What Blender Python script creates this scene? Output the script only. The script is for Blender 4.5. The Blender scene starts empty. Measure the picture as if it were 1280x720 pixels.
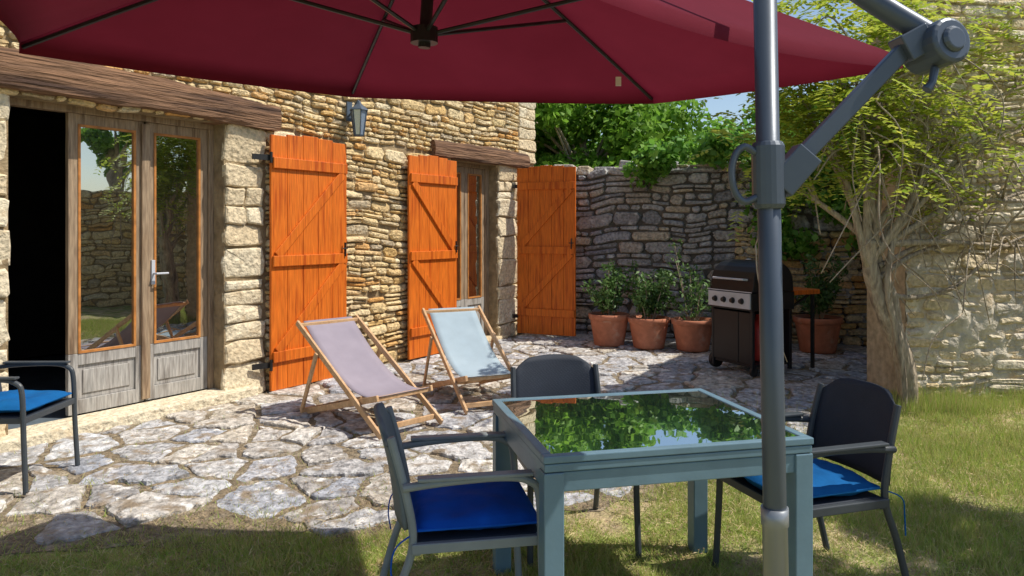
import bpy, math, random
import numpy as np
from mathutils import Vector, Matrix, noise
random.seed(7); R=random.uniform
# ---------------------------------------------------------------- materials
def M(name, cols, src='noise', scale=5, rough=.7, bump=.3, bscale=40, var=.3, metallic=0, stretch=(1,1,1), transl=0, spec=.4, dist=.01, patch=None, patch2=None, weave=0):
    m=bpy.data.materials.new(name); m.use_nodes=True; nt=m.node_tree; N=nt.nodes; L=nt.links
    b=N['Principled BSDF']; out=N['Material Output']
    tc=N.new('ShaderNodeTexCoord'); mp=N.new('ShaderNodeMapping'); mp.inputs['Scale'].default_value=stretch
    L.new(tc.outputs['Object'],mp.inputs['Vector'])
    def noi(sc,det=6):
        n=N.new('ShaderNodeTexNoise'); n.inputs['Scale'].default_value=sc; n.inputs['Detail'].default_value=det
        L.new(mp.outputs['Vector'],n.inputs['Vector']); return n
    def mr(sock,a,bb,c,d):
        r=N.new('ShaderNodeMapRange'); L.new(sock,r.inputs[0])
        for i,v in enumerate((a,bb,c,d)): r.inputs[i+1].default_value=v
        return r.outputs[0]
    rp=N.new('ShaderNodeValToRGB'); e=rp.color_ramp.elements
    while len(e)<len(cols): e.new(.5)
    for i,c in enumerate(cols):
        e[i].position=i/max(1,len(cols)-1); e[i].color=(*c,1)
    if src=='island':
        g=N.new('ShaderNodeNewGeometry'); L.new(g.outputs['Random Per Island'],rp.inputs[0])
    else:
        L.new(mr(noi(scale).outputs[0],.32,.68,0,1),rp.inputs[0])
    col=rp.outputs[0]
    if var>0:
        v=mr(noi(scale*3.3,8).outputs[0],.3,.7,1-var,1+var*.6)
        mx=N.new('ShaderNodeVectorMath'); mx.operation='SCALE'; L.new(col,mx.inputs[0]); L.new(v,mx.inputs['Scale']); col=mx.outputs[0]
    for pt in (patch,patch2):
        if not pt: continue
        pc,ps,lo,hi=pt
        f=mr(noi(ps,9).outputs[0],lo,hi,0,1)
        mm=N.new('ShaderNodeMix'); mm.data_type='RGBA'; L.new(f,mm.inputs[0]); L.new(col,mm.inputs[6]); mm.inputs[7].default_value=(*pc,1); col=mm.outputs[2]
    L.new(col,b.inputs['Base Color'])
    b.inputs['Roughness'].default_value=rough; b.inputs['Metallic'].default_value=metallic
    b.inputs['Specular IOR Level'].default_value=spec
    if bump>0:
        bp=N.new('ShaderNodeBump'); bp.inputs['Strength'].default_value=bump; bp.inputs['Distance'].default_value=dist
        hs=noi(bscale,8).outputs[0]
        if weave:
            ck=N.new('ShaderNodeTexChecker'); ck.inputs['Scale'].default_value=weave; L.new(mp.outputs['Vector'],ck.inputs['Vector']); hs=ck.outputs['Fac']
        L.new(hs,bp.inputs['Height']); L.new(bp.outputs[0],b.inputs['Normal'])
    if transl>0:
        t=N.new('ShaderNodeBsdfTranslucent'); L.new(col,t.inputs[0]); ms=N.new('ShaderNodeMixShader'); ms.inputs[0].default_value=transl
        L.new(b.outputs[0],ms.inputs[1]); L.new(t.outputs[0],ms.inputs[2]); L.new(ms.outputs[0],out.inputs[0])
    return m
def glassy(name,col,f,rough=.01):
    m=bpy.data.materials.new(name); m.use_nodes=True; nt=m.node_tree; N=nt.nodes; L=nt.links
    b=N['Principled BSDF']; b.inputs['Base Color'].default_value=(*col,1); b.inputs['Roughness'].default_value=.1
    g=N.new('ShaderNodeBsdfGlossy'); g.inputs['Roughness'].default_value=rough; g.inputs[0].default_value=(.9,.95,.95,1)
    tc=N.new('ShaderNodeTexCoord'); n=N.new('ShaderNodeTexNoise'); n.inputs['Scale'].default_value=3
    L.new(tc.outputs['Object'],n.inputs['Vector']); bp=N.new('ShaderNodeBump'); bp.inputs['Strength'].default_value=.05; bp.inputs['Distance'].default_value=.02
    L.new(n.outputs[0],bp.inputs['Height']); L.new(bp.outputs[0],g.inputs['Normal'])
    ms=N.new('ShaderNodeMixShader'); ms.inputs[0].default_value=f
    L.new(b.outputs[0],ms.inputs[1]); L.new(g.outputs[0],ms.inputs[2]); L.new(ms.outputs[0],N['Material Output'].inputs[0]); return m

m_stone=M('warm_rubble',[(.72,.53,.26),(.77,.62,.37),(.66,.42,.15),(.78,.67,.45),(.68,.47,.20),(.50,.41,.28),(.75,.57,.28),(.68,.36,.11),(.77,.63,.38),(.73,.54,.27)],'island',9,.9,.9,34,.4,dist=.03,patch=((.50,.34,.16),13,.6,.77))
m_mortar=M('lime_mortar',[(.25,.18,.10),(.36,.27,.155)],scale=4,rough=.95,bump=.8,bscale=25,dist=.03)
m_pale=M('dressed_limestone',[(.70,.60,.42),(.76,.67,.49),(.65,.52,.33),(.72,.61,.42)],'island',9,.9,.9,24,.35,dist=.03,patch=((.54,.42,.26),9,.56,.74))
m_grey=M('grey_rubble',[(.34,.34,.35),(.44,.44,.44),(.25,.25,.26),(.50,.48,.45),(.40,.38,.36),(.55,.46,.32),(.30,.30,.32)],'island',9,.9,.9,28,.5,dist=.03,patch=((.66,.65,.62),8,.58,.72))
m_greymort=M('dark_joint',[(.09,.08,.07),(.17,.15,.12)],scale=5,rough=.95,bump=.8,bscale=25)
m_cream=M('cream_rubble',[(.74,.63,.45),(.80,.72,.56),(.70,.55,.32),(.77,.67,.48),(.62,.56,.46),(.75,.57,.31)],'island',9,.9,.9,30,.35,dist=.025)
m_wmort=M('sandy_mortar',[(.46,.37,.24),(.56,.47,.32)],scale=5,rough=.95,bump=.8,bscale=25)
m_render=M('weathered_render',[(.66,.60,.48),(.74,.67,.54),(.58,.53,.44)],scale=3,rough=.95,bump=1,bscale=14,dist=.04,patch=((.46,.43,.37),5,.52,.7),patch2=((.66,.48,.27),3,.58,.72))
m_beam=M('oak_beam',[(.13,.065,.035),(.24,.13,.07),(.06,.03,.018)],scale=2.5,rough=.85,bump=1,bscale=9,stretch=(.35,5,6),dist=.03)
m_orange=M('orange_stained_wood',[(.60,.125,.010),(.70,.17,.016),(.44,.075,.006)],scale=2.5,rough=.5,bump=.25,bscale=10,stretch=(9,9,.6),var=.28,spec=.3)
m_greywood=M('weathered_grey_wood',[(.30,.29,.27),(.42,.40,.37),(.22,.20,.18)],scale=3,rough=.8,bump=.4,bscale=12,stretch=(8,8,.8),var=.3)
m_brownwood=M('old_brown_wood',[(.27,.18,.105),(.36,.26,.165),(.19,.12,.07)],scale=3,rough=.7,bump=.4,bscale=12,stretch=(8,8,.8),var=.3)
m_bead=M('honey_bead',[(.46,.17,.035),(.54,.23,.06)],scale=5,rough=.6,bump=.1)
m_glass=glassy('window_glass',(.006,.007,.007),.5)
m_tglass=glassy('table_glass',(.03,.055,.05),.8)
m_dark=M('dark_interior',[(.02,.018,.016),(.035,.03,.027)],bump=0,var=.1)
m_floor=M('interior_tiles',[(.10,.13,.16),(.14,.17,.20)],scale=2,bump=.1,rough=.4)
m_iron=M('black_iron',[(.012,.012,.013),(.022,.022,.022)],scale=12,rough=.5,bump=.1)
m_flag=M('flagstone',[(.44,.45,.49),(.62,.60,.57),(.31,.33,.38),(.68,.65,.60),(.50,.44,.35),(.40,.42,.47),(.60,.54,.45),(.34,.33,.33),(.55,.56,.58)],'island',7,.85,1,17,.55,dist=.045,patch=((.27,.215,.155),7,.53,.66),patch2=((.74,.73,.71),11,.59,.68))
m_ground=M('lawn_soil',[(.44,.32,.18),(.27,.32,.08),(.52,.41,.25),(.22,.30,.06)],scale=2.2,rough=1,bump=1,bscale=40,var=.45,dist=.03)
m_dirt=M('joint_dirt',[(.33,.255,.165),(.22,.175,.115),(.44,.37,.27)],scale=7,rough=1,bump=1,bscale=50,var=.45,dist=.03)
m_blade=M('grass_blades',[(.24,.42,.06),(.58,.54,.22),(.34,.50,.08),(.30,.46,.07),(.70,.60,.32),(.38,.50,.09),(.58,.44,.22)],'island',3,.8,0,transl=.4,var=.2)
m_litter=M('dry_litter',[(.28,.18,.10),(.42,.30,.17),(.18,.12,.07),(.52,.42,.27)],'island',3,.9,0)
m_straw=M('straw',[(.55,.42,.22),(.66,.54,.32),(.45,.33,.17)],'island',3,.9,0)
m_leafA=M('tree_leaves',[(.12,.27,.025),(.20,.40,.045),(.28,.48,.06),(.15,.33,.035)],'island',1,.6,0,transl=.5,var=.35)
m_leafY=M('young_vine_leaves',[(.38,.48,.05),(.56,.60,.09),(.28,.42,.05),(.64,.62,.11)],'island',2,.55,0,transl=.5,var=.2)
m_ivy=M('ivy_leaves',[(.13,.32,.04),(.22,.46,.06),(.09,.24,.03),(.30,.54,.08)],'island',2,.5,0,transl=.45,var=.2)
m_pot_leaf=M('shrub_leaves',[(.06,.13,.035),(.10,.21,.05),(.15,.26,.08),(.07,.15,.035)],'island',2,.5,0,transl=.3,var=.2)
m_bark=M('bark',[(.34,.28,.21),(.48,.40,.30),(.21,.17,.13)],scale=6,rough=.95,bump=1,bscale=20,stretch=(3,3,.6),dist=.02)
m_terra=M('terracotta',[(.46,.17,.09),(.54,.22,.13)],scale=4,rough=.8,bump=.2,bscale=30,var=.2,patch=((.55,.38,.28),6,.6,.75))
m_soil=M('potting_soil',[(.05,.035,.02),(.09,.06,.04)],scale=20,bump=1)
m_can=M('burgundy_canvas',[(.135,.011,.025),(.15,.013,.029)],scale=3,rough=.85,bump=.1,bscale=300,var=.05,transl=.28,spec=.1)
m_mast=M('slate_aluminium',[(.075,.095,.125),(.09,.11,.14)],scale=2,rough=.38,bump=.03,metallic=.3,var=.08)
m_mastl=M('light_aluminium',[(.24,.26,.28),(.29,.31,.33)],scale=2,rough=.35,bump=.03,metallic=.4,var=.08)
m_rib=M('rib_metal',[(.02,.02,.024),(.03,.03,.035)],rough=.4,bump=0,metallic=.3)
m_table=M('table_bluegrey',[(.125,.215,.275),(.145,.24,.30)],scale=3,rough=.42,bump=.05,bscale=60,var=.1)
m_ch=M('chair_frame',[(.045,.055,.065),(.06,.07,.08)],scale=3,rough=.45,bump=.05,var=.1)
m_chl=M('chair_frame_light',[(.20,.24,.26),(.24,.28,.30)],scale=3,rough=.45,bump=.05,var=.1)
m_sling=M('sling_fabric',[(.018,.026,.042),(.024,.033,.050)],scale=3,rough=.7,bump=.5,var=.1,dist=.003,weave=110)
m_slingl=M('grey_sling_fabric',[(.13,.16,.18),(.15,.185,.205)],scale=3,rough=.7,bump=.5,var=.1,dist=.003,weave=110)
m_cush=M('blue_cushion',[(.004,.08,.46),(.006,.10,.54)],scale=3,rough=.85,bump=.4,bscale=9,var=.15,dist=.02,spec=.15)
m_cush2=M('teal_cushion',[(.004,.09,.28),(.006,.12,.33)],scale=3,rough=.85,bump=.4,bscale=9,var=.15,dist=.02,spec=.15)
m_beech=M('beech_wood',[(.50,.30,.15),(.62,.40,.22)],scale=3,rough=.55,bump=.1,bscale=15,stretch=(4,4,4),var=.2)
m_lav=M('mauve_canvas',[(.31,.275,.335),(.35,.31,.37)],scale=3,rough=.85,bump=.2,bscale=300,var=.06,dist=.002,transl=.15)
m_pblue=M('pale_blue_canvas',[(.36,.46,.53),(.40,.50,.57)],scale=3,rough=.85,bump=.2,bscale=300,var=.06,dist=.002,transl=.15)
m_enamel=M('black_enamel',[(.010,.010,.012),(.014,.014,.016)],rough=.42,bump=.02,var=0,spec=.3)
m_steel=M('stainless',[(.46,.48,.52),(.54,.56,.60)],scale=3,rough=.55,bump=.02,metallic=0,var=.1)
m_red=M('red_gas_bottle',[(.5,.03,.02),(.55,.04,.03)],rough=.4,bump=0)
m_lamp=M('lantern_bluegrey',[(.06,.085,.12),(.08,.11,.15)],rough=.5,bump=.1)
m_lglass=glassy('lantern_glass',(.25,.32,.42),.3,.1)
m_tile=M('roof_tiles',[(.30,.14,.08),(.38,.2,.12),(.22,.12,.08)],scale=6,bump=1,bscale=12)
m_white=M('white_plastic',[(.7,.7,.66),(.75,.75,.7)],bump=0)
# ---------------------------------------------------------------- mesh helpers
class MB:
    def __init__(s): s.v=[]; s.f=[]; s.m=[]
    def add(s,vs,fs,mi=0):
        o=len(s.v); s.v+= [tuple(v) for v in vs]; s.f+=[tuple(i+o for i in f) for f in fs]; s.m+=[mi]*len(fs)
    def box(s,x0,x1,y0,y1,z0,z1,mi=0):
        v=[(x,y,z) for z in(z0,z1) for y in(y0,y1) for x in(x0,x1)]
        s.add(v,[(0,2,3,1),(4,5,7,6),(0,1,5,4),(2,6,7,3),(0,4,6,2),(1,3,7,5)],mi)
    def bar(s,p,q,w,h,mi=0,up=(0,0,1)):
        p=Vector(p);q=Vector(q);t=(q-p).normalized();u=Vector(up)
        a=t.cross(u)
        if a.length<1e-3: a=t.cross(Vector((1,0,0)))
        a.normalize(); b=a.cross(t).normalized(); vs=[]
        for c in(p,q):
            for i,j in((-1,-1),(1,-1),(1,1),(-1,1)): vs.append(c+a*i*w/2+b*j*h/2)
        s.add(vs,[(0,3,2,1),(4,5,6,7),(0,1,5,4),(1,2,6,5),(2,3,7,6),(3,0,4,7)],mi)
    def tube(s,pts,rad,n=8,mi=0,cap=True):
        pts=[Vector(p) for p in pts]
        if not hasattr(rad,'__len__'): rad=[rad]*len(pts)
        t=(pts[1]-pts[0]).normalized(); a=t.orthogonal().normalized(); vs=[];fs=[]
        for i,p in enumerate(pts):
            if 0<i<len(pts)-1: t=(pts[i+1]-pts[i-1]).normalized()
            elif i: t=(pts[i]-pts[i-1]).normalized()
            a=(a-t*a.dot(t)); a=a.normalized() if a.length>1e-6 else t.orthogonal().normalized()
            b=t.cross(a)
            for k in range(n):
                an=2*math.pi*k/n; vs.append(p+(a*math.cos(an)+b*math.sin(an))*rad[i])
        for i in range(len(pts)-1):
            for k in range(n):
                k2=(k+1)%n; fs.append((i*n+k,i*n+k2,(i+1)*n+k2,(i+1)*n+k))
        if cap: fs.append(tuple(range(n-1,-1,-1))); fs.append(tuple((len(pts)-1)*n+k for k in range(n)))
        s.add(vs,fs,mi)
    def lathe(s,prof,n=28,mi=0,c=(0,0,0)):
        vs=[];fs=[]
        for r,z in prof:
            for k in range(n): a=2*math.pi*k/n; vs.append((c[0]+r*math.cos(a),c[1]+r*math.sin(a),c[2]+z))
        for i in range(len(prof)-1):
            for k in range(n):
                k2=(k+1)%n; fs.append((i*n+k,i*n+k2,(i+1)*n+k2,(i+1)*n+k))
        s.add(vs,fs,mi)
    def obj(s,name,mats,parent=None,bevel=0,smooth=False,loc=None):
        me=bpy.data.meshes.new(name); me.from_pydata(s.v,[],s.f)
        if not isinstance(mats,(list,tuple)): mats=[mats]
        for m in mats: me.materials.append(m)
        me.polygons.foreach_set('material_index',s.m)
        if smooth: me.polygons.foreach_set('use_smooth',[True]*len(s.f))
        me.update(); o=bpy.data.objects.new(name,me); bpy.context.collection.objects.link(o)
        if parent: o.parent=parent
        if bevel:
            b=o.modifiers.new('b','BEVEL'); b.width=bevel; b.segments=2; b.limit_method='ANGLE'; b.angle_limit=math.radians(40)
        return o
def empty(name,loc=(0,0,0),rz=0):
    e=bpy.data.objects.new(name,None); e.location=loc; e.rotation_euler=(0,0,rz); bpy.context.collection.objects.link(e); e.empty_display_size=.1; return e
def smooth_path(pts,n=6):
    pts=[Vector(p) for p in pts]; P=[pts[0]*2-pts[1]]+pts+[pts[-1]*2-pts[-2]]; out=[]
    for i in range(1,len(P)-2):
        a,b,c,d=P[i-1:i+3]
        for k in range(n):
            t=k/n; out.append(.5*((2*b)+(c-a)*t+(2*a-5*b+4*c-d)*t*t+(3*b-a-3*c+d)*t**3))
    out.append(pts[-1]); return out
def quads(name,V,mats,parent=None,n=4):
    V=np.asarray(V,dtype=np.float32); k=len(V)//n
    me=bpy.data.meshes.new(name); me.vertices.add(len(V)); me.vertices.foreach_set('co',V.ravel())
    me.loops.add(len(V)); me.loops.foreach_set('vertex_index',np.arange(len(V),dtype=np.int32))
    me.polygons.add(k); me.polygons.foreach_set('loop_start',np.arange(k,dtype=np.int32)*n)
    try: me.polygons.foreach_set('loop_total',np.full(k,n,dtype=np.int32))
    except Exception: pass
    me.materials.append(mats); me.update(calc_edges=True); me.validate()
    o=bpy.data.objects.new(name,me); bpy.context.collection.objects.link(o)
    if parent: o.parent=parent
    return o
rng=np.random.default_rng(3)
def leafquads(C,size,aspect=.5,upb=.4,outv=None):
    n=len(C); nr=rng.normal(size=(n,3)); nr[:,2]+=upb*2
    if outv is not None: nr+=outv*1.0
    nr/=np.linalg.norm(nr,axis=1)[:,None]; a=rng.normal(size=(n,3)); a-=nr*(a*nr).sum(1)[:,None]; a/=np.linalg.norm(a,axis=1)[:,None]; b=np.cross(nr,a)
    s=(size*rng.uniform(.6,1.3,n))[:,None]
    V=np.stack([C-a*s,C-b*s*aspect+nr*s*.15,C+a*s,C+b*s*aspect+nr*s*.15],1); return V.reshape(-1,3)
def blob(c,r,n,pw=.45):
    d=rng.normal(size=(n,3)); d/=np.linalg.norm(d,axis=1)[:,None]; rr=rng.uniform(0,1,n)**pw
    return np.array(c)+d*rr[:,None]*np.array(r), d
# ---------------------------------------------------------------- stones
def stones(mb,x0,x1,z0,z1,h=(.045,.135),w=(.09,.36),prot=(.014,.05),gap=.009,seed=0,warp=.05,split=.42,mi=0,cut=(.14,.44)):
    rnd=random.Random(seed); z=z0
    def one(a,b,c,d):
        a+=gap*rnd.uniform(.3,1.3); b-=gap*rnd.uniform(.3,1.3); c+=gap*rnd.uniform(.2,1.2); d-=gap*rnd.uniform(.2,1.2)
        if b-a<.03 or d-c<.02: return
        W=b-a;H=d-c;cx=(a+b)/2;cz=(c+d)/2;m=min(W,H);P=[]
        k=[rnd.uniform(*cut)*m for _ in range(8)]
        j=lambda:rnd.uniform(-.08,.08)*m
        P=[(a+k[0],c+j()),(cx+rnd.uniform(-.2,.2)*W,c+j()),(b-k[1],c+j()),(b+j(),c+k[2]),(b+j(),cz),(b+j(),d-k[3]),(b-k[4],d+j()),(cx+rnd.uniform(-.2,.2)*W,d+j()),(a+k[5],d+j()),(a+j(),d-k[6]),(a+j(),cz),(a+j(),c+k[7])]
        p=rnd.uniform(*prot); tx=rnd.uniform(-.08,.08);tz=rnd.uniform(-.15,.15); vs=[]
        def wp(x,y,zz):
            dz=warp*noise.noise(Vector((x*.9,zz*.7,seed)))*1.6+warp*.5*noise.noise(Vector((x*3,zz*2,seed+9)))
            return (x,y,zz+dz)
        ins=min(.016,m*.2)
        for (x,y2),(yy,sc) in [(q,r) for r in((.02,0),(-p*.55,.2),(-p,1)) for q in P]:
            fx=1-ins*sc/(W/2); fz=1-ins*sc/(H/2); X=cx+(x-cx)*fx; Z=cz+(y2-cz)*fz
            yv=yy+(tx*(X-cx)+tz*(Z-cz) if yy<0 else 0)+(rnd.uniform(-.004,.004) if sc==1 else 0)
            vs.append(wp(X,yv,Z))
        vs.append(wp(cx+rnd.uniform(-.1,.1)*W,-p-rnd.uniform(-.003,.01),cz)); fs=[]
        for r in range(2):
            for i in range(12): i2=(i+1)%12; fs.append((r*12+i,r*12+i2,(r+1)*12+i2,(r+1)*12+i))
        for i in range(12): fs.append((24+i,24+(i+1)%12,36))
        mb.add(vs,fs,mi)
    while z<z1-.02:
        hh=rnd.uniform(*h)
        if z1-(z+hh)<h[0]*.8: hh=z1-z
        x=x0
        while x<x1-.01:
            ww=min(max(hh*rnd.uniform(1.0,3.8),w[0]),w[1])*rnd.uniform(.8,1.2)
            if x1-(x+ww)<w[0]*.7: ww=x1-x
            if hh>h[0]*1.7 and rnd.random()<split:
                f=rnd.uniform(.35,.65); one(x,x+ww,z,z+hh*f)
                if rnd.random()<.5: g=rnd.uniform(.35,.65); one(x,x+ww*g,z+hh*f,z+hh); one(x+ww*g,x+ww,z+hh*f,z+hh)
                else: one(x,x+ww,z+hh*f,z+hh)
            else: one(x,x+ww,z,z+hh)
            x+=ww
        z+=hh
# ================================================================ HOUSE
TH=math.atan2(.8368,.5476)
house=empty('stone_house',(-3.34,5.23,0),TH)
mb=MB()
for a,b,c,d in[(-4,-.2,0,4.8),(-.2,1.49,2.43,4.8),(1.49,4.69,0,4.8),(4.69,5.74,2.37,4.8),(5.74,6.68,0,4.8)]: mb.box(a,b,0,.5,c,d)
mb.obj('wall_core',m_mortar,house)
mb=MB(); stones(mb,-4,-.62,0,2.43,seed=1); stones(mb,1.92,4.69,0,2.43,seed=2); stones(mb,6.2,6.68,0,2.4,seed=3); stones(mb,-4,6.25,2.43,4.75,seed=4)
mb.obj('rubble_stones',m_stone,house)
mb=MB()
for a,b,c,d,s in[(-.62,-.2,0,2.43,5),(1.49,1.9,0,2.43,6),(5.74,6.2,0,2.4,7),(6.25,6.7,2.45,4.75,8)]:
    stones(mb,a,b,c,d,h=(.13,.36),w=(.16,.5),prot=(.018,.03),gap=.004,seed=s,warp=.004,split=.25,cut=(.04,.14))
mb.obj('dressed_jamb_stones',m_pale,house,bevel=0)
def beam(name,x0,x1,zb,zt,arch,y0,y1,seed):
    mb=MB(); n=28; rings=[]
    for i in range(n+1):
        t=i/n; x=x0+(x1-x0)*t; A=arch*math.sin(math.pi*t); nz=lambda q:.022*noise.noise(Vector((x*3,q,seed)))
        pr=[(y0,zb+A*.35+.02),(y0-.01,zb+A*.6+(zt-zb)*.5),(y0,zt+A-.03),(y0+.03,zt+A),(y1,zt+A),(y1,zb+A*.35),(y0+.02,zb+A*.35)]
        rings.append([(x,p[0]+nz(k*3.1),p[1]+nz(k*1.7+5)) for k,p in enumerate(pr)])
    vs=[v for r in rings for v in r]; m=7
    fs=[(i*m+k,(i+1)*m+k,(i+1)*m+(k+1)%m,i*m+(k+1)%m) for i in range(n) for k in range(m)]
    fs+= [tuple(range(m)),tuple(n*m+k for k in range(m-1,-1,-1))]
    mb.add(vs,fs); return mb.obj(name,m_beam,house)
beam('oak_lintel',-2.0,2.02,2.42,2.64,.09,-.11,.42,1)
beam('door_lintel',4.3,6.42,2.37,2.57,.02,-.09,.42,2)
mb=MB(); mb.box(-4,6.68,5.9,6.1,0,4.8); mb.box(-4.2,-4.0,0,6.1,0,4.8); mb.box(6.68-.3,6.678,.5,5.9,0,4.8); mb.obj('outer_walls',m_mortar,house)
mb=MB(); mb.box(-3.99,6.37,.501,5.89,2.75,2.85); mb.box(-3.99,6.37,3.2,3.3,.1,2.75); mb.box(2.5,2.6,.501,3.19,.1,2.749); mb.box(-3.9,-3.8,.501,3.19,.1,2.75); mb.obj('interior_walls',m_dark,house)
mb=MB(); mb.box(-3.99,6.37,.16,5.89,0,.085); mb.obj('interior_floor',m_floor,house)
mb=MB(); mb.add([(-4.4,-.35,4.75),(7.0,-.35,4.75),(7.0,3.05,6.4),(-4.4,3.05,6.4),(7.0,6.45,4.75),(-4.4,6.45,4.75)],[(0,1,2,3),(3,2,4,5)]); o=mb.obj('roof',m_tile,house); s=o.modifiers.new('s','SOLIDIFY'); s.thickness=.15
mb=MB(); mb.box(-.6,1.75,-.14,.155,0,.095); mb.box(4.6,5.85,-.1,.155,0,.06); mb.obj('stone_sill',m_pale,house,bevel=.012)
def leaf(mf,mbd,mg,mp,x0,x1,z0,z1,y,panel):
    st=.07; t=.045; zp=z0+panel
    mf.box(x0,x0+st,y,y+t,zp,z1); mf.box(x1-st,x1,y,y+t,zp,z1); mf.box(x0+st,x1-st,y+.002,y+t,z1-.08,z1-.001)
    mp.box(x0,x0+st,y,y+t,z0,zp-.001); mp.box(x1-st,x1,y,y+t,z0,zp-.001)
    mp.box(x0+st,x1-st,y+.001,y+t,z0,z0+.11); mp.box(x0+st,x1-st,y+.001,y+t,zp-.09,zp)
    mp.box(x0+st,x1-st,y+.018,y+t-.01,z0+.11,zp-.09); mp.box(x0+st+.04,x1-st-.04,y+.008,y+.02,z0+.15,zp-.13)
    a,b,c,d=x0+st,x1-st,zp,z1-.08; k=.018
    mbd.box(a,a+k,y-.006,y+.03,c,d); mbd.box(b-k,b,y-.006,y+.03,c,d); mbd.box(a+k,b-k,y-.005,y+.03,c,c+k); mbd.box(a+k,b-k,y-.005,y+.03,d-k,d)
    mg.box(a+k,b-k,y+.012,y+.018,c+k,d-k)
mf,mbd,mg,mp=MB(),MB(),MB(),MB()
leaf(mf,mbd,mg,mp,.27,.86,.10,2.38,.16,.46); leaf(mf,mbd,mg,mp,.875,1.44,.10,2.38,.162,.46)
mf.box(-.2,1.49,.14,.23,2.381,2.45); mf.box(1.442,1.49,.14,.23,.095,2.38); mf.box(.83,.90,.135,.16,.12,2.36)
leaf(mf,mbd,mg,mp,4.76,5.2,.09,2.32,.16,.5); leaf(mf,mbd,mg,mp,5.21,5.66,.09,2.32,.161,.5)
mf.box(4.69,4.76,.14,.23,.06,2.37); mf.box(5.66,5.74,.14,.23,.06,2.37); mf.box(4.76,5.66,.141,.23,2.321,2.37)
mf.obj('door_frames',m_brownwood,house,bevel=.004); mbd.obj('glazing_beads',m_bead,house); mg.obj('door_glass',m_glass,house); mp.obj('door_panels',m_greywood,house,bevel=.004)
mf,mbd,mg,mp=MB(),MB(),MB(),MB(); leaf(mf,mbd,mg,mp,0,.58,.10,2.38,0,.46)
sub=empty('open_leaf',(-.17,.2,0),math.radians(97)); sub.parent=house
for q,nm,mm in((mf,'open_leaf_frame',m_brownwood),(mbd,'open_leaf_bead',m_bead),(mg,'open_leaf_glass',m_glass),(mp,'open_leaf_panel',m_greywood)): q.obj(nm,mm,sub)
mb=MB(); mb.box(.905,.935,.125,.162,1.05,1.25); mb.tube([(.92,.13,1.14),(.92,.08,1.14),(1.02,.075,1.14)],.009); mb.obj('door_handle',m_steel,house,bevel=.003)
def shutter(name,w,h,flip,parent,loc,rz):
    e=empty(name,loc,rz); e.parent=parent
    mb=MB(); n=5
    for i in range(n):
        dz=.03 if i in(0,n-1) else (.012 if i in(1,n-2) else 0)
        mb.box(i*w/n+.0015,(i+1)*w/n-.0015,0,.028,0,h-dz)
    mb.obj('planks',m_orange,e,bevel=.004)
    mb=MB(); zs=[.13*h,.5*h,.88*h]
    for z in zs: mb.box(.012,w-.012,-.026,-.001,z-.05,z+.05)
    mb.obj('ledges',m_orange,e,bevel=.005)
    mb=MB()
    for a,b in((0,1),(1,2)):
        p=(.06,-.0125,zs[a]+.05);q=(w-.06,-.0125,zs[b]-.05)
        if flip: p=(w-.06,-.0125,zs[a]+.05);q=(.06,-.0125,zs[b]-.05)
        mb.bar(p,q,.022,.085,up=(0,0,1))
    mb.obj('braces',m_orange,e,bevel=.004)
    mb=MB(); xx=w-.05
    mb.bar((xx,-.03,h*.5+.02),(xx,-.03,h*.5+.16),.02,.012); mb.tube([(xx-.03,-.03,h*.5+.1),(xx,-.05,h*.5+.1),(xx+.03,-.03,h*.5+.1)],.007)
    mb.obj('latch',m_iron,e); return e
shutter('orange_shutter',.94,2.38,False,house,(1.9,-.12,.02),0)
shutter('orange_shutter_b',.88,2.34,True,house,(3.8,-.12,.03),0)
shutter('orange_shutter_c',.86,2.32,False,house,(6.12,-.07,.06),math.radians(-24)-TH)
mb=MB()
for z in(.26,2.16): mb.bar((1.74,-.06,z),(1.92,-.10,z),.02,.05); mb.tube([(1.9,-.12,z-.05),(1.9,-.12,z+.05)],.014)
for z in(.3,2.1): mb.bar((4.68,-.08,z),(4.74,-.08,z),.03,.05); mb.bar((6.05,-.05,z),(6.12,-.08,z),.03,.05)
mb.obj('hinges',m_iron,house)
lan=empty('wall_lantern',(2.93,-.20,2.62)); lan.parent=house
mb=MB(); mb.box(-.035,.035,.13,.15,.0,.2); mb.tube(smooth_path([(0,.14,.05),(0,.08,.12),(0,.02,.2),(0,0,.19)]),.009)
mb.lathe([(0,.2),(.012,.2),(.03,.165),(.095,.11),(.1,.10),(.085,.10)],6); mb.lathe([(.0,-.17),(.05,-.165),(.055,-.15),(.03,-.15)],6)
for k in range(6):
    a=math.pi/3*k; mb.tube([(.05*math.cos(a),.05*math.sin(a),-.155),(.083*math.cos(a),.083*math.sin(a),.10)],.006,4)
mb.obj('lantern_frame',m_lamp,lan)
mb=MB(); mb.lathe([(.047,-.15),(.079,.1)],6); mb.obj('lantern_panes',m_lglass,lan)
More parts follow.
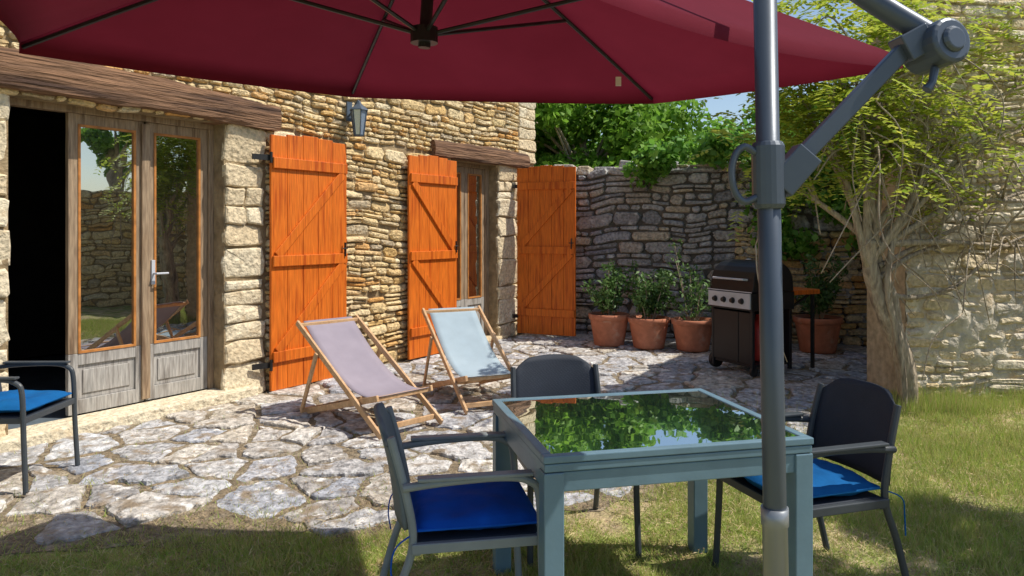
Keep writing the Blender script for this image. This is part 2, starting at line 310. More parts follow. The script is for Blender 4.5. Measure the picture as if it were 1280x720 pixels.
# ================================================================ other walls
def wall(name,p,q,H,mat,mort,th=.45,seed=0,**k):
    p=Vector((*p,0));q=Vector((*q,0));d=q-p; e=empty(name,p,math.atan2(d.y,d.x)); L=d.length
    mb=MB(); mb.box(0,L,.0,th,0,H-.04); mb.obj('wall_core',mort,e)
    mb=MB(); stones(mb,0,L,0,H,seed=seed,**k); mb.obj('wall_stones',mat,e)
    return e,L
gw,L=wall('garden_wall',(.36,10.75),(4.95,9.35),2.36,m_grey,m_greymort,seed=21,h=(.06,.2),w=(.12,.46),prot=(.02,.07),gap=.011,warp=.07)
def coping(e,L,h,th,mat,seed,hh=(.06,.14)):
    rnd=random.Random(seed); mb=MB(); x=0
    while x<L:
        w=rnd.uniform(.15,.4); z=rnd.uniform(*hh); y0=-rnd.uniform(.0,.05); y1=th+rnd.uniform(0,.05)
        v=[(x+.01,y0,h-.05),(x+w-.01,y0,h-.05),(x+w-.01,y1,h-.05),(x+.01,y1,h-.05)]
        j=lambda:rnd.uniform(-.02,.02)
        v+=[(x+.03+j(),y0+.03,h+z+j()),(x+w-.03+j(),y0+.03,h+z+j()),(x+w-.03+j(),y1-.03,h+z+j()),(x+.03+j(),y1-.03,h+z+j())]
        mb.add(v,[(0,3,2,1),(4,5,6,7),(0,1,5,4),(1,2,6,5),(2,3,7,6),(3,0,4,7)]); x+=w
    mb.obj('coping_stones',mat,e,bevel=.02)
coping(gw,L,2.33,.45,m_grey,3)
mb=MB(); stones(mb,2.75,L,0,1.5,seed=77,h=(.06,.14),prot=(.07,.09),gap=.008); mb.obj('warm_stones',m_stone,gw)
rw,L2=wall('boundary_wall',(3.38,6.36),(7.2,7.08),3.55,m_cream,m_wmort,th=.5,seed=31,h=(.05,.16),w=(.1,.36),prot=(.012,.04),gap=.009,warp=.05)
coping(rw,L2,3.52,.5,m_cream,5,(.05,.09))
mb=MB(); nx,nz=130,50; vs=[]
for i in range(nx+1):
    for j in range(nz+1):
        x=i/nx*L2; top=1.15+.25*noise.noise(Vector((x*1.3,0,3)))+.14*noise.noise(Vector((x*6,0,3))); z=j/nz*top
        y=-.018-.034*noise.noise(Vector((x*2,z*2,1)))-.028*noise.noise(Vector((x*7,z*9,1)))-.010*noise.noise(Vector((x*20,z*24,1)))
        if j==nz: y=.02
        if j==nz-1: y+=.012
        vs.append((x,y,z))
mb.add(vs,[(i*(nz+1)+j,(i+1)*(nz+1)+j,(i+1)*(nz+1)+j+1,i*(nz+1)+j+1) for i in range(nx) for j in range(nz)]); mb.obj('rendered_plinth',m_render,rw,smooth=True)
mb=MB()
mb.box(.0,.5,.5,3.0,0,3.3); o=mb.obj('return_wall',m_render,rw)
for v in o.data.vertices:
    v.co.x+= (v.co.y-.5)*.85
sw,L3=wall('side_wall',(6.8,6.9),(6.8,-1.5),2.3,m_stone,m_mortar,seed=41,h=(.08,.18),w=(.15,.5))
# ================================================================ ground
mb=MB(); mb.add([(-150,-60,0),(150,-60,0),(150,250,0),(-150,250,0)],[(0,1,2,3)]); mb.obj('ground',m_ground)
edge=[(-6,3.45),(-2.5,3.5),(-.6,3.72),(.3,4.0),(1.1,4.35),(1.9,5.2),(2.6,5.75),(3.3,6.35)]
def ey(x):
    for (a,b),(c,d) in zip(edge,edge[1:]):
        if a<=x<=c: return b+(d-b)*(x-a)/(c-a)
    return 3.45 if x<0 else (6.4+(x-3.3)*2)
def inhouse(x,y,m=0): return ((x+3.34)*.8368-(y-5.23)*.5476)<m and ((x+3.34)*.5476+(y-5.23)*.8368)<6.75
patio=empty('stone_patio')
bed=[]
for i in range(80):
    x=-6+9.3*i/79; bed.append((x,ey(x)-.12+.3*noise.noise(Vector((x*2.5,0,5)))+.12*noise.noise(Vector((x*8,0,5)))))
mb=MB(); mb.add([(x,y,.004) for x,y in bed+[(5,9.5),(.4,11),(-4.2,5.0)]],[tuple(range(len(bed)+3))]); mb.obj('patio_bedding',m_dirt,patio)
pts={}
S=.31
for i in range(-22,18):
    for j in range(8,37):
        if random.random()<.25: continue
        pts[(i,j)]=(i*S+R(-.15,.15),j*S+R(-.15,.15))
mb=MB()
for (i,j),(px,py) in pts.items():
    e_=ey(px)+.25*noise.noise(Vector((px*2,py*2,0)))
    if py<e_-.02 or inhouse(px,py,-.05) or py>11: continue
    if py<e_+.4 and random.random()<.12: continue
    poly=[(px-.6,py-.6),(px+.6,py-.6),(px+.6,py+.6),(px-.6,py+.6)]
    for di in range(-4,5):
        for dj in range(-4,5):
            q=pts.get((i+di,j+dj))
            if q is None or (di==0 and dj==0): continue
            mx,my=(px+q[0])/2,(py+q[1])/2; nx_,ny_=q[0]-px,q[1]-py; new=[]
            for k in range(len(poly)):
                A=poly[k];B=poly[(k+1)%len(poly)]
                da=(A[0]-mx)*nx_+(A[1]-my)*ny_; db=(B[0]-mx)*nx_+(B[1]-my)*ny_
                if da<=0: new.append(A)
                if da*db<0: t=da/(da-db); new.append((A[0]+(B[0]-A[0])*t,A[1]+(B[1]-A[1])*t))
            poly=new
            if len(poly)<3: break
        if len(poly)<3: break
    if len(poly)<3: continue
    cx=sum(p[0] for p in poly)/len(poly); cy=sum(p[1] for p in poly)/len(poly)
    g=R(.004,.018); out=[]
    for k in range(len(poly)):
        A=Vector(poly[k]);B=Vector(poly[(k+1)%len(poly)])
        n=max(1,int((B-A).length/.035))
        for t in range(n): out.append(A+(B-A)*t/n)
    c=Vector((cx,cy)); ring=[]
    for p in out:
        d=p-c; l=d.length; l2=l-g*1.3-abs(noise.noise(Vector((p.x*7,p.y*7,2))))*.06-abs(noise.noise(Vector((p.x*22,p.y*22,2))))*.02
        ring.append(c+d/l*max(.03,min(l2,.42)))
    n=len(ring); h=R(.008,.030); tx,ty=R(-.035,.035),R(-.035,.035); vs=[]
    for sc,z in((1.02,-.01),(1,h-.008),(.93,h),(.7,h+.002),(.35,h+.002)):
        for p in ring:
            d=(p-c)*sc; zz=z
            if z>0: zz=max(.005,z+d.x*tx+d.y*ty+.014*noise.noise(Vector(((c.x+d.x)*6,(c.y+d.y)*6,1)))+.008*noise.noise(Vector(((c.x+d.x)*17,(c.y+d.y)*17,1))))
            vs.append((c.x+d.x,c.y+d.y,zz))
    vs.append((c.x,c.y,h)); fs=[]
    for r in range(4):
        for k in range(n): fs.append((r*n+k,r*n+(k+1)%n,(r+1)*n+(k+1)%n,(r+1)*n+k))
    for k in range(n): fs.append((4*n+k,4*n+(k+1)%n,5*n))
    mb.add(vs,fs)
mb.obj('flagstones',m_flag,patio)
C=[]
while len(C)<18000:
    x,y=R(-3.6,4),R(2.9,9.5)
    if inhouse(x,y,.05) or (noise.noise(Vector((x*1.8,y*1.8,4)))<R(-.35,.5) and random.random()<.8): continue
    if y>ey(x)+R(0,1.0) and random.random()<.65: continue
    C.append((x,y,.008+R(0,.028)))
C=np.array(C); quads('dry_litter',leafquads(C,.010,.3,3),m_litter)
C=[]
while len(C)<8000:
    x,y=R(-3.2,4.6),R(2.9,6.6)
    if y>ey(x)+R(0,.6): continue
    if noise.noise(Vector((x*1.6,y*1.6,14)))<R(-.3,.25): continue
    C.append((x,y,.012+R(0,.03)))
quads('dry_straw',leafquads(np.array(C),.028,.045,2),m_straw)
V=[]
cnt=0
while cnt<115000:
    x=R(-3.4,4.8); y=R(2.9,6.9)
    if abs(x)>y*.75+.2: continue
    if random.random()>(3.2/y)**1.0: continue
    e_=ey(x)+.3*noise.noise(Vector((x*2,y*2,0)))
    nn=noise.noise(Vector((x*1.3,y*1.3,8)))+.5*noise.noise(Vector((x*5,y*5,8)))
    if x>1.6: nn+=.2
    onp=y>e_
    if onp:
        if random.random()>.14*math.exp(-(y-e_)*2.2)+.008 : continue
    elif nn<R(-.6,.4): continue
    h=R(.012,.045)*(1+.7*max(0,nn))*(1.4 if x>1.8 else 1); a=R(0,6.28); w=R(.0014,.0032); lx,ly=R(-.04,.04),R(-.04,.04)
    if x>3 and y>5.9: h*=2.2
    dx,dy=math.cos(a)*w,math.sin(a)*w
    V+= [(x-dx,y-dy,0),(x+dx,y+dy,0),(x+lx,y+ly,h)]; cnt+=1
quads('grass',V,m_blade,n=3)
# ================================================================ trees
def tree(name,base,top,crown,rad,nclump,nleaf,size,seed,mat=m_leafA,tr=.16,gap=1.0):
    e=empty(name,base); rnd=random.Random(seed); mb=MB(); c=Vector(crown)-Vector(base)
    mb.tube(smooth_path([(0,0,0),(rnd.uniform(-.1,.1),.05,c.z*.35),(c.x*.4,c.y*.4,c.z*.7),(c.x,c.y,c.z)]),[tr*(1-.6*i/18) for i in range(19)],10)
    CC=[];OO=[]
    for k in range(nclump):
        d=Vector((rnd.gauss(0,1),rnd.gauss(0,1),rnd.gauss(0,1))).normalized()*rnd.uniform(.35,1)
        p=Vector((c.x+d.x*rad[0],c.y+d.y*rad[1],c.z+d.z*rad[2])); r=rnd.uniform(.22,.42)*min(rad)*gap
        if k%2==0:
            s=Vector((c.x*.5,c.y*.5,c.z*rnd.uniform(.55,.9))); mb.tube(smooth_path([s,(s+p)/2+Vector((0,0,.15)),p],4),[tr*.35*(1-.1*i) for i in range(9)],6)
        a,o=blob(p,(r,r,r*.7),nleaf); CC.append(a);OO.append(o)
    mb.obj('trunk',m_bark,e,smooth=True)
    quads('leaves',leafquads(np.concatenate(CC),size,.55,.3,np.concatenate(OO)*.7),mat,e); return e
tree('broadleaf_tree',(1.6,16,0),0,(1.6,16,3.2),(2.4,1.8,2.0),80,420,.085,1)
tree('broadleaf_tree',(-1.4,18,0),0,(-1.4,18,3.6),(2.4,2.0,2.6),60,380,.11,2)
tree('broadleaf_tree',(4.6,18.5,0),0,(4.6,18.5,2.6),(1.9,1.8,1.7),55,380,.09,8)
tree('broadleaf_tree',(8.6,19,0),0,(8.6,19,3.0),(2.8,2.0,2.2),70,380,.10,3)
tree('broadleaf_tree',(5.9,2.7,0),0,(5.5,2.9,4.2),(1.2,1.0,.8),30,230,.07,5)
tree('broadleaf_tree',(7.9,4.9,0),0,(7.9,5.0,3.5),(.7,1.0,.8),20,200,.07,6)
CC=[];OO=[]
for k in range(170):
    x=R(-16,26); a,o=blob((x,R(24,30),R(.8,3.3+.8*math.sin(x*.7))),(1.6,1.2,1.2),230); CC.append(a);OO.append(o)
quads('distant_trees',leafquads(np.concatenate(CC),.16,.6,.3,np.concatenate(OO)*.7),m_leafA)
CC=[];OO=[]
for k in range(64):
    t=R(0,1); x=1.75+t*2.6; z=2.45+.35*math.sin(t*3)-R(0,.5)*(.4+t); y=10.3-.3*(x-.36)+R(-.15,.3)+.1
    if k>30: z=R(1.3,2.6); x=R(3.0,4.4); y=9.75-.3*(x-2.5)-.02
    a,o=blob((x,y,z),(.26,.18,.22),110); CC.append(a);OO.append(o)
ivy=empty('ivy'); quads('ivy_leaves',leafquads(np.concatenate(CC),.05,.75,.2,np.concatenate(OO)),m_ivy,ivy)
wis=empty('climbing_vine'); mb=MB(); rnd=random.Random(12)
def tb(p,r0,r1,n=6,sd=8):
    q=smooth_path(p,n); mb.tube(q,[(r0+(r1-r0)*i/(len(q)-1))*(1+.12*noise.noise(Vector((i*.9,r0*50,p[0][0])))) for i in range(len(q))],sd); return q
tb([(3.30,6.2,-.05),(3.27,6.12,.25),(3.17,6.1,.6),(3.02,6.08,.92),(2.93,6.05,1.2),(2.9,6.0,1.42)],.085,.055,8,12)
tb([(3.36,6.22,-.05),(3.33,6.2,.35),(3.22,6.17,.65),(3.15,6.14,.95),(3.02,6.1,1.22),(2.96,6.05,1.45)],.055,.04,8,10)
tb([(3.22,6.08,-.05),(3.2,6.05,.3),(3.12,6.03,.7),(3.05,6.0,1.0),(3.08,6.02,1.3),(3.2,6.1,1.6)],.03,.025,8,8)
crot=Vector((2.93,6.03,1.35)); tips=[]
targets=[(2.45,5.9,2.3),(2.65,5.95,2.7),(2.9,6.0,2.75),(3.15,6.1,2.8),(3.45,6.15,2.6),(3.0,6.0,2.2),(2.2,6.1,1.95),(2.55,6.4,2.5),(3.7,6.2,2.2),(4.1,6.3,2.35),(3.3,6.1,2.4),(4.4,6.35,1.75),(4.3,6.35,1.35)]
for t in targets:
    t=Vector(t); mid=(crot+t)/2+Vector((rnd.uniform(-.15,.15),rnd.uniform(-.1,.05),rnd.uniform(-.1,.2)))
    q=tb([crot+Vector((rnd.uniform(-.05,.05),0,rnd.uniform(-.15,.1))),mid,t],.034,.015)
    tips.append(t)
    for k in range(5):
        s=q[rnd.randrange(len(q)//3,len(q))]; d=Vector((rnd.uniform(-1,1),rnd.uniform(-.5,.1),rnd.uniform(-.2,1))).normalized()*rnd.uniform(.3,.75)
        e2=s+d+Vector((0,0,-rnd.uniform(.0,.35))); tb([s,s+d*.6+Vector((0,0,.12)),e2],.011,.005,5,5); tips.append(e2)
for k in range(34):
    s=tips[rnd.randrange(len(tips))]; e2=s+Vector((rnd.uniform(-.5,.5),rnd.uniform(-.2,.05),-rnd.uniform(.4,1.1)))
    tb([s,(s+e2)/2+Vector((rnd.uniform(-.2,.2),0,rnd.uniform(-.15,.2))),e2],.007,.004,5,5)
# bare branches trained sideways over the boundary wall
for zz0,zz1,bow in((1.2,1.95,-.05),(1.1,1.35,.12),(1.3,2.5,.1),(1.35,2.9,.2),(1.0,1.6,-.22)):
    wy=lambda x:6.36+(x-3.38)*.1885-.10
    P=[(3.0,6.05,zz0),(3.35,6.2,zz0+(zz1-zz0)*.25+bow),(3.8,wy(3.8),zz0+(zz1-zz0)*.5+bow*1.3),(4.3,wy(4.3),zz0+(zz1-zz0)*.8+bow*.5),(5.0,wy(5.0),zz1)]
    q=tb(P,.026,.010,7,7)
    for k in range(9):
        s=q[rnd.randrange(5,len(q))]; d=Vector((rnd.uniform(-.3,.6),-rnd.uniform(0,.08),rnd.uniform(-.6,.5)))*rnd.uniform(.5,1)
        tb([s,s+d*.5+Vector((rnd.uniform(-.06,.06),-.02,.05)),s+d],.009,.003,5,5)
mb.obj('vine_stems',m_bark,wis,smooth=True)
V=[]
def pinnate(p,L=.27,n=7):
    a=rnd.uniform(0,6.28); d=Vector((math.cos(a),math.sin(a),rnd.uniform(-.5,.5))).normalized(); side=d.cross(Vector((0,0,1))).normalized(); p=Vector(p)
    for i in range(n):
        t=(i+1)/n; c=p+d*L*t+Vector((0,0,-.5*L*t*t))
        for sg in(-1,1):
            ax=(side*sg+d*.5+Vector((0,0,-rnd.uniform(0,.5)))).normalized()*.08*(1-.3*abs(t-.5)); w=d*.019
            V.extend([c,c+ax*.5+w,c+ax,c+ax*.5-w])
for t in tips:
    if t.z<1.85: continue
    for k in range(8 if t.x<3.4 else 4): pinnate(t+Vector((rnd.gauss(0,.12),rnd.gauss(0,.1),rnd.gauss(0,.12))))
for k in range(580):
    x=rnd.uniform(1.95,3.3); z=2.25+rnd.uniform(0,1.3); pinnate((x+rnd.gauss(0,.1),6.2+rnd.gauss(0,.25),z-.15*abs(x-2.6)))
for k in range(120): pinnate((rnd.uniform(3.2,4.7),6.3+rnd.gauss(0,.08),rnd.choice([2.5,2.9,3.1,3.3])+rnd.gauss(0,.12)))
quads('vine_leaves',V,m_leafY,wis)
# ================================================================ pots
def pot(name,x,y,r,h,kind,seed):
    e=empty(name,(x,y,.02)); rnd=random.Random(seed); mb=MB()
    mb.lathe([(0,0),(r*.72,0),(r*.74,.02),(r*.93,h*.8),(r*.93,h*.82),(r*1.0,h*.84),(r*1.02,h*.99),(r*.99,h),(r*.9,h),(r*.88,h*.9),(0,h*.9)],32)
    mb.obj('terracotta_pot',m_terra,e,smooth=True)
    mb=MB(); mb.lathe([(0,h*.92),(r*.88,h*.91)],20); mb.obj('soil',m_soil,e)
    mb=MB(); CC=[];OO=[]; top={'bush':.62,'tall':1.0,'mid':.7}[kind]
    for k in range(16 if kind!='tall' else 10):
        a=rnd.uniform(0,6.28); sp=rnd.uniform(.05,r*1.1); zz=h+rnd.uniform(.2,top)*(1 if kind!='tall' or k%3==0 else .6)
        p=Vector((math.cos(a)*sp,math.sin(a)*sp,zz)); mb.tube(smooth_path([(math.cos(a)*.05,math.sin(a)*.05,h*.9),(p.x*.6,p.y*.6,h+(zz-h)*.5),p],4),.006,5)
        for t in(.4,.7,1):
            c=(p.x*t,p.y*t,h+(zz-h)*t); b,o=blob(c,(.11,.11,.10),34 if kind!='tall' else 16); CC.append(b);OO.append(o)
    mb.obj('plant_stems',m_bark,e); quads('plant_leaves',leafquads(np.concatenate(CC),.034,.45,.3,np.concatenate(OO)),m_pot_leaf,e)
pot('potted_plant',1.25,9.52,.26,.40,'bush',1); pot('potted_plant',1.72,9.3,.26,.38,'bush',2); pot('potted_plant',2.23,9.12,.26,.38,'tall',3)
pot('potted_plant',3.72,9.0,.28,.42,'mid',4); pot('potted_plant',2.95,9.1,.24,.38,'mid',5)
# ================================================================ grill
g=empty('gas_barbecue',(2.52,7.79,.02),math.radians(-63.2))
mb=MB(); mb.box(-.29,.10,-.28,-.26,.12,.64); mb.box(-.29,-.27,-.26,.27,.12,.66); mb.box(-.29,.29,-.27,.27,.09,.12); mb.box(-.27,.29,.25,.27,.12,.66)
for x,y in((.265,-.28),(.265,.235),(-.29,-.285),(-.29,.235)): mb.box(x,x+.035,y,y+.035,.04,.68)
mb.box(.10,.265,-.275,-.262,.12,.64); mb.box(-.31,.31,-.30,.29,.66,.84); mb.box(-.335,-.313,-.22,.24,.45,.83)
mb.obj('cart',m_enamel,g,bevel=.006)
mb=MB(); n=12; pr=[(-.29,.845)]
for i in range(n+1):
    a=math.pi*i/n; pr.append((-.28*math.cos(a)*(1 if math.cos(a)<0 else .98),.90+.26*abs(math.sin(a))**.8))
pr.append((.28,.845))
vs=[(x,y,z) for x in(-.31,.31) for y,z in pr]; k=len(pr)
mb.add(vs,[tuple(range(k)),tuple(range(2*k-1,k-1,-1))]+[(i,i+k,(i+1)%k+k,(i+1)%k) for i in range(k)]); o=mb.obj('lid',m_enamel,g,bevel=.01)
mb=MB(); mb.tube([(-.22,-.27,.97),(-.22,-.325,.975),(.22,-.325,.975),(.22,-.27,.97)],.011,8); mb.box(-.30,.30,-.318,-.301,.68,.835)
mb.box(-.32,.32,-.315,-.312,.845,.855)
mb.lathe([(0,0),(.03,0),(.03,.008),(0,.008)],16,c=(0,-.04,1.165)); mb.obj('steel_trim',m_steel,g,bevel=.003)
mb=MB()
for i in range(4):
    x=-.19+i*.127; mb.tube([(x,-.318,.755),(x,-.325,.755),(x,-.326,.755),(x,-.35,.755)],[.032,.032,.024,.022],16)
mb.tube([(-.33,-.2,.09),(-.29,-.2,.09)],.09,20); mb.tube([(-.33,.2,.09),(-.29,.2,.09)],.09,20)
mb.tube([(.27,-.25,.05),(.3,-.25,.05)],.05,14)
mb.obj('knobs_and_wheels',m_iron,g,bevel=.003)
mb=MB(); mb.box(-.22,.30,.31,.68,.80,.85); mb.obj('wood_shelf',m_orange,g,bevel=.006)
mb=MB(); mb.bar((.25,.29,.66),(.25,.56,.79),.02,.02); mb.bar((-.15,.29,.66),(-.15,.56,.79),.02,.02); mb.bar((.27,.6,.02),(.27,.6,.8),.03,.03); mb.obj('shelf_brackets',m_iron,g)
mb=MB(); mb.lathe([(0,0),(.12,0),(.13,.03),(.13,.32),(.09,.40),(.03,.42),(.03,.47),(0,.47)],24,c=(.08,.02,.125)); o=mb.obj('gas_bottle',m_red,g,smooth=True)
# ================================================================ deck chairs
def deck(name,F1,a,fab):
    a=Vector(a).normalized(); th=math.atan2(a.x,-a.y); w=Vector((math.cos(th),math.sin(th))); o=Vector(F1)+w*.275
    e=empty(name,(o.x,o.y,.03),th); mb=MB(); T=(1.08,.70); B=(.10,.25)
    for s in(-1,1):
        mb.bar((s*.28,-.02,0.01),(s*.28,T[0]+.03,T[1]+.02),.022,.045)
        mb.bar((s*.25,B[0]-.04,B[1]+.015),(s*.25,1.0,.02),.022,.045)
        mb.bar((s*.305,.78,.51),(s*.305,1.0,.03),.02,.035)
    mb.bar((-.29,T[0],T[1]),(.29,T[0],T[1]),.04,.03); mb.bar((-.26,B[0],B[1]),(.26,B[0],B[1]),.04,.03)
    mb.bar((-.27,.06,.045),(.27,.06,.045),.022,.04); mb.bar((-.32,.99,.035),(.32,.99,.035),.022,.035); mb.bar((-.24,.8,.09),(.24,.8,.09),.02,.03); mb.bar((-.24,.9,.06),(.24,.9,.06),.02,.03)
    mb.obj('wooden_frame',m_beech,e,bevel=.004)
    mb=MB(); n=22; vs=[]
    for i in range(n+1):
        t=i/n; P=(1-t)**2*Vector((0,T[0]+.02,T[1]+.025))+2*t*(1-t)*Vector((0,.47,.13))+t*t*Vector((0,B[0]-.03,B[1]+.02))
        for j in range(9):
            u=j/8-.5; vs.append((u*.46,P.y,P.z-.02*math.sin(math.pi*t)*(1-4*u*u)))
    mb.add(vs,[(i*9+j,i*9+j+1,(i+1)*9+j+1,(i+1)*9+j) for i in range(n) for j in range(8)])
    o=mb.obj('canvas_sling',fab,e,smooth=True); s=o.modifiers.new('s','SOLIDIFY'); s.thickness=.004
deck('deck_chair',(-.93,5.21),(.72,-.69),m_lav); deck('deck_chair',(-.365,5.92),(.42,-.91),m_pblue)
# ================================================================ armchairs
def arm(name,x,y,gv,mf,cush,cup=.065,z=.0,sl=None):
    th=math.atan2(gv[0],-gv[1]); e=empty(name,(x,y,z),th); mb=MB()
    for s in(-1,1):
        mb.tube(smooth_path([(s*.255,-.25,0),(s*.25,-.235,.3),(s*.25,-.225,.56),(s*.25,-.19,.62),(s*.25,-.1,.64),(s*.25,.1,.635),(s*.245,.25,.62)],5),.0145,10)
        mb.tube(smooth_path([(s*.24,.34,0),(s*.235,.27,.25),(s*.23,.215,.42),(s*.228,.24,.6),(s*.222,.29,.79)],5),.0145,10)
        mb.box(s*.25-.022,s*.25+.022,-.20,.20,.643,.656)
        mb.bar((s*.24,-.23,.41),(s*.24,.22,.41),.025,.035)
    mb.bar((-.24,-.23,.41),(.24,-.23,.41),.025,.035); mb.bar((-.24,.2,.40),(.24,.2,.40),.025,.035)
    mb.obj('frame',mf,e,bevel=.004)
    mb=MB(); nx=14; nz=12; vs=[]
    for j in range(nz+1):
        t=j/nz; zz=.47+.35*t; hw=.225-(.02 if j<nz else .045)*(t**6)
        for i in range(nx+1):
            u=i/nx*2-1; top=.02*(1-u*u)*t - (.03*max(0,abs(u)-.8)/.2 if t>.9 else 0)
            vs.append((u*hw,.235+.075*t+.03*(1-u*u)-.012*math.sin(math.pi*t),zz+top))
    mb.add(vs,[(j*(nx+1)+i,j*(nx+1)+i+1,(j+1)*(nx+1)+i+1,(j+1)*(nx+1)+i) for j in range(nz) for i in range(nx)])
    o=mb.obj('backrest',sl or m_sling,e,smooth=True); s=o.modifiers.new('s','SOLIDIFY'); s.thickness=.018; s.offset=0
    mb=MB(); mb.box(-.225,.225,-.24,.21,.40,.428); mb.obj('seat',m_sling,e,bevel=.008)
    mb=MB(); n=20; vs=[]
    for side in(1,-1):
        for i in range(n+1):
            for j in range(n+1):
                u=i/n*2-1;v=j/n*2-1; f=(max(0,(1-abs(u)**4)*(1-abs(v)**4)))**.45; ru=u*(1-.05*abs(v)**4); rv=v*(1-.05*abs(u)**4)
                dn=(.02*noise.noise(Vector((u*1.6+x,v*1.6,side)))+.008*noise.noise(Vector((u*5+x,v*5,side))))*f
                vs.append((ru*.225,-.015+rv*.225,.43+cup/2+side*cup/2*f+dn))
    N=(n+1)**2; fs=[]
    for i in range(n):
        for j in range(n):
            q=(i*(n+1)+j,(i+1)*(n+1)+j,(i+1)*(n+1)+j+1,i*(n+1)+j+1); fs.append(q); fs.append(tuple(N+k for k in q[::-1]))
    mb.add(vs,fs); mb.obj('cushion',cush,e,smooth=True)
    mb=MB(); zc=.43+cup/2
    mb.tube([(a*.219,-.015+b*.219,zc) for a,b in((-1,-.97),(-.97,-1),(.97,-1),(1,-.97),(1,.97),(.97,1),(-.97,1),(-1,.97),(-1,-.96))],.006,6)
    for s in(-1,1): mb.tube(smooth_path([(s*.22,.2,.46),(s*.26,.27,.43),(s*.255,.29,.36),(s*.27,.28,.28)],4),.003,5)
    mb.obj('cushion_piping',cush,e); return e
arm('garden_armchair',-.17,2.80,(.98,.18),m_chl,m_cush,sl=m_slingl)
arm('garden_armchair',1.22,3.12,(-.95,-.30),m_ch,m_cush2)
arm('garden_armchair',.28,3.58,(.2,-.98),m_ch,m_cush2)
arm('garden_armchair',-2.97,4.38,(1,.02),m_ch,m_cush2,z=.02)
# ================================================================ table
t=empty('garden_table',(.5,2.97,0),math.radians(13)); mb=MB(); a,b=.505,.43; rim=.035
mb.box(-a,a,-b,-b+rim,.725,.75); mb.box(-a,a,b-rim,b,.725,.75); mb.box(-a,-a+rim,-b+rim,b-rim,.725,.75); mb.box(a-rim,a,-b+rim,b-rim,.725,.75)
mb.box(-a+.004,a-.004,-b+.004,b-.004,.695,.7225)
mb.box(-a+.012,a-.012,-b+.012,-b+.04,.625,.692); mb.box(-a+.012,a-.012,b-.04,b-.012,.625,.692); mb.box(-a+.012,-a+.04,-b+.04,b-.04,.625,.692); mb.box(a-.04,a-.012,-b+.04,b-.04,.625,.692)
for sx in(-1,1):
    for sy in(-1,1): mb.box(sx*(a-.037)-.035,sx*(a-.037)+.035,sy*(b-.037)-.035,sy*(b-.037)+.035,0,.6925)
mb.obj('frame_and_legs',m_table,t,bevel=.004)
mb=MB(); mb.box(-a+rim+.002,a-rim-.002,-b+rim+.002,b-rim-.002,.735,.7465); mb.obj('glass_top',m_tglass,t,bevel=.001)
# ================================================================ parasol
p=empty('cantilever_parasol'); C=Vector((-.25,2.4,2.56))
T=[Vector(q) for q in((1.20,2.27,2.03),(.68,3.56,2.14),(-.81,3.75,2.205),(-1.72,2.58,2.15),(-1.05,1.3,2.02),(.12,1.38,1.98))]
mb=MB()
for i in range(6):
    A=T[i];B=T[(i+1)%6]; nu,nt=12,12; vs=[]
    for r in range(nt+2):
        tt=min(r,nt)/nt
        for k in range(nu+1):
            u=k/nu; f=4*u*(1-u); E=A.lerp(B,u); q=C+(E-C)*(1-.045*f)*tt
            q.z=C.z+(E.z-C.z)*tt**1.12-.03*f*math.sin(math.pi*tt*.8)
            if r==nt+1: q.z-=.035
            vs.append(q)
    mb.add(vs,[(r*(nu+1)+k,r*(nu+1)+k+1,(r+1)*(nu+1)+k+1,(r+1)*(nu+1)+k) for r in range(nt+1) for k in range(nu)])
mb.obj('canopy',m_can,p,smooth=True)
mb=MB(); hub=Vector((-.285,2.4,2.13))
for A in T:
    pts_=[]
    for r in range(9):
        tt=r/8*.99; q=C+(A-C)*tt; q.z=C.z+(A.z-C.z)*tt**1.12-.018; pts_.append(q)
    mb.tube(pts_,.008,6); m_=C+(A-C)*.5; m_.z=C.z+(A.z-C.z)*.5**1.12-.025; mb.tube([hub,m_],.007,6)
mb.tube([hub-Vector((0,0,.04)),C+Vector((0,0,.05))],.02,12); mb.tube([hub-Vector((0,0,.025)),hub+Vector((0,0,.025))],.045,14)
mb.obj('ribs',m_rib,p)
mb=MB(); q=C+(T[1]-C)*.78; mb.box(q.x-.012,q.x+.012,q.y-.004,q.y+.004,q.z-.09,q.z-.05); mb.obj('tie_tag',m_white,p)
mb=MB(); base=Vector((.585,1.6,0)); topm=Vector((.545,1.6,2.12)); D=topm-base
mb.tube([base+Vector((0,0,.05)),topm],.0245,24); mb.obj('mast',m_mast,p,smooth=True)
at=lambda z:base+D*(z/2.12)
mb=MB(); mb.tube([base,at(.86),at(.862),at(.90)],[.0265,.0265,.029,.029],24)
o=mb.obj('lower_sleeve',m_mastl,p,smooth=False)
for f in o.data.polygons: f.use_smooth=len(f.vertices)==4
mb=MB(); j=at(1.62); mb.tube([at(1.545),at(1.555),at(1.68),at(1.69)],[.030,.035,.035,.030],20)
mb.bar(j+Vector((.02,0,-.03)),j+Vector((.085,0,.045)),.05,.06,up=(0,0,1))
loop=[j+Vector(q) for q in((-.03,-.01,.045),(-.055,-.012,.058),(-.075,-.012,.04),(-.083,-.012,0),(-.075,-.012,-.04),(-.055,-.012,-.06),(-.028,-.01,-.05))]
mb.tube(smooth_path(loop,4),.0085,8)
K=Vector((.925,1.62,1.90)); mb.bar(j+Vector((.05,0,.015)),K+Vector((-.06,0,.0)),.024,.036)
d=Vector((.25,-.9,.1)).normalized(); mb.tube([K-d*.05,K-d*.046,K+d*.046,K+d*.05],[.042,.05,.05,.042],22)
mb.tube([K+d*.05,K+d*.06],[.03,.024],16)
mb.tube([K-d*.052,K-d*.062],[.03,.024],16); mb.bar(K+Vector((-.075,0,-.01)),K+Vector((-.02,0,.02)),.06,.06)
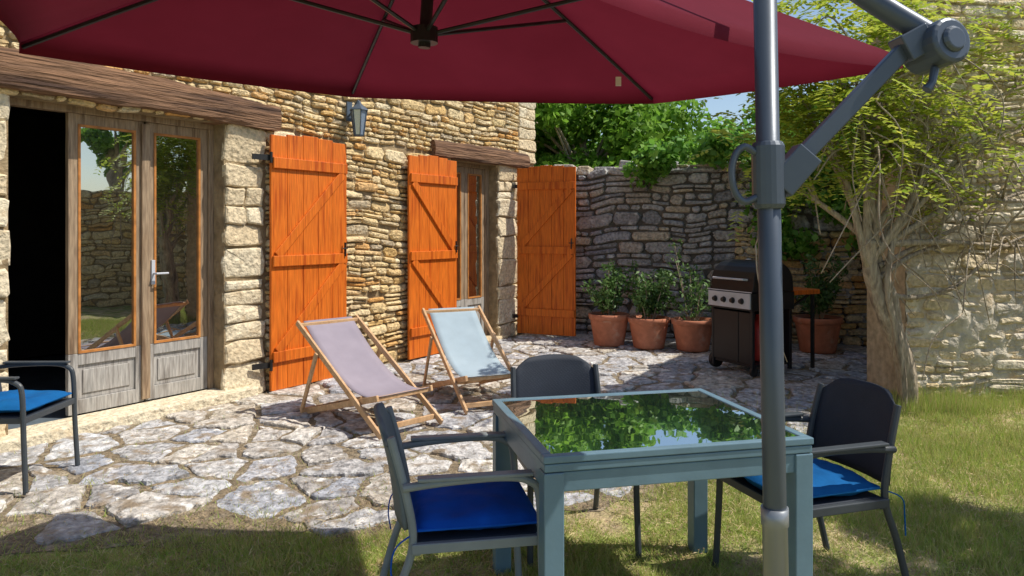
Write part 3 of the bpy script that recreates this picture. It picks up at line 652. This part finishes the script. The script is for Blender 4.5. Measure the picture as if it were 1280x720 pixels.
mb.tube([K+Vector((-.01,-.02,-.05)),K+Vector((-.022,-.03,-.085)),K+Vector((-.035,-.03,-.10))],[.009,.008,.012],10)
mb.obj('joint_and_strut',m_mast,p,bevel=.004)
mb=MB(); mb.tube(smooth_path([K+Vector((.0,0,.02)),(.80,1.66,2.02),(.6,1.76,2.22),(.3,1.97,2.46),(0,2.2,2.62),(-.22,2.38,2.68),(-.25,2.4,2.6)],6),.026,14); mb.obj('cantilever_arm',m_mast,p,smooth=True)
mb=MB(); mb.bar((.05,1.6,.03),(1.12,1.6,.03),.06,.05); mb.bar((.585,1.1,.031),(.585,2.1,.031),.06,.05); mb.tube([(.585,1.6,.03),(.585,1.6,.3)],.04,20); mb.obj('cross_base',m_mast,p,bevel=.004)
# ================================================================ sky, sun, camera
S_=Vector((.99,-.07,0)).normalized(); el=math.radians(55); ts=Vector((S_.x*math.cos(el),S_.y*math.cos(el),math.sin(el)))
w=bpy.data.worlds.new('World'); bpy.context.scene.world=w; w.use_nodes=True; nt=w.node_tree
sk=nt.nodes.new('ShaderNodeTexSky'); sk.sky_type='NISHITA'; sk.sun_disc=False; sk.sun_elevation=el; sk.sun_rotation=math.atan2(S_.x,S_.y)
bg=nt.nodes['Background']; nt.links.new(sk.outputs[0],bg.inputs[0]); bg.inputs[1].default_value=.145
ld=bpy.data.lights.new('sun','SUN'); ld.energy=5.0; ld.angle=math.radians(.5); ld.color=(1,.93,.82); lo=bpy.data.objects.new('sun',ld); lo.rotation_euler=ts.to_track_quat('Z','Y').to_euler(); lo.location=(5,-3,10); bpy.context.collection.objects.link(lo)
cd=bpy.data.cameras.new('camera'); cd.sensor_width=36; cd.lens=26; cd.shift_y=-.057; cd.clip_end=600; co=bpy.data.objects.new('camera',cd); co.location=(0,0,1.5); co.rotation_euler=(math.radians(90),0,0); bpy.context.collection.objects.link(co)
sc=bpy.context.scene; sc.camera=co; sc.view_settings.view_transform='Standard'; sc.view_settings.look='None'; sc.view_settings.exposure=0
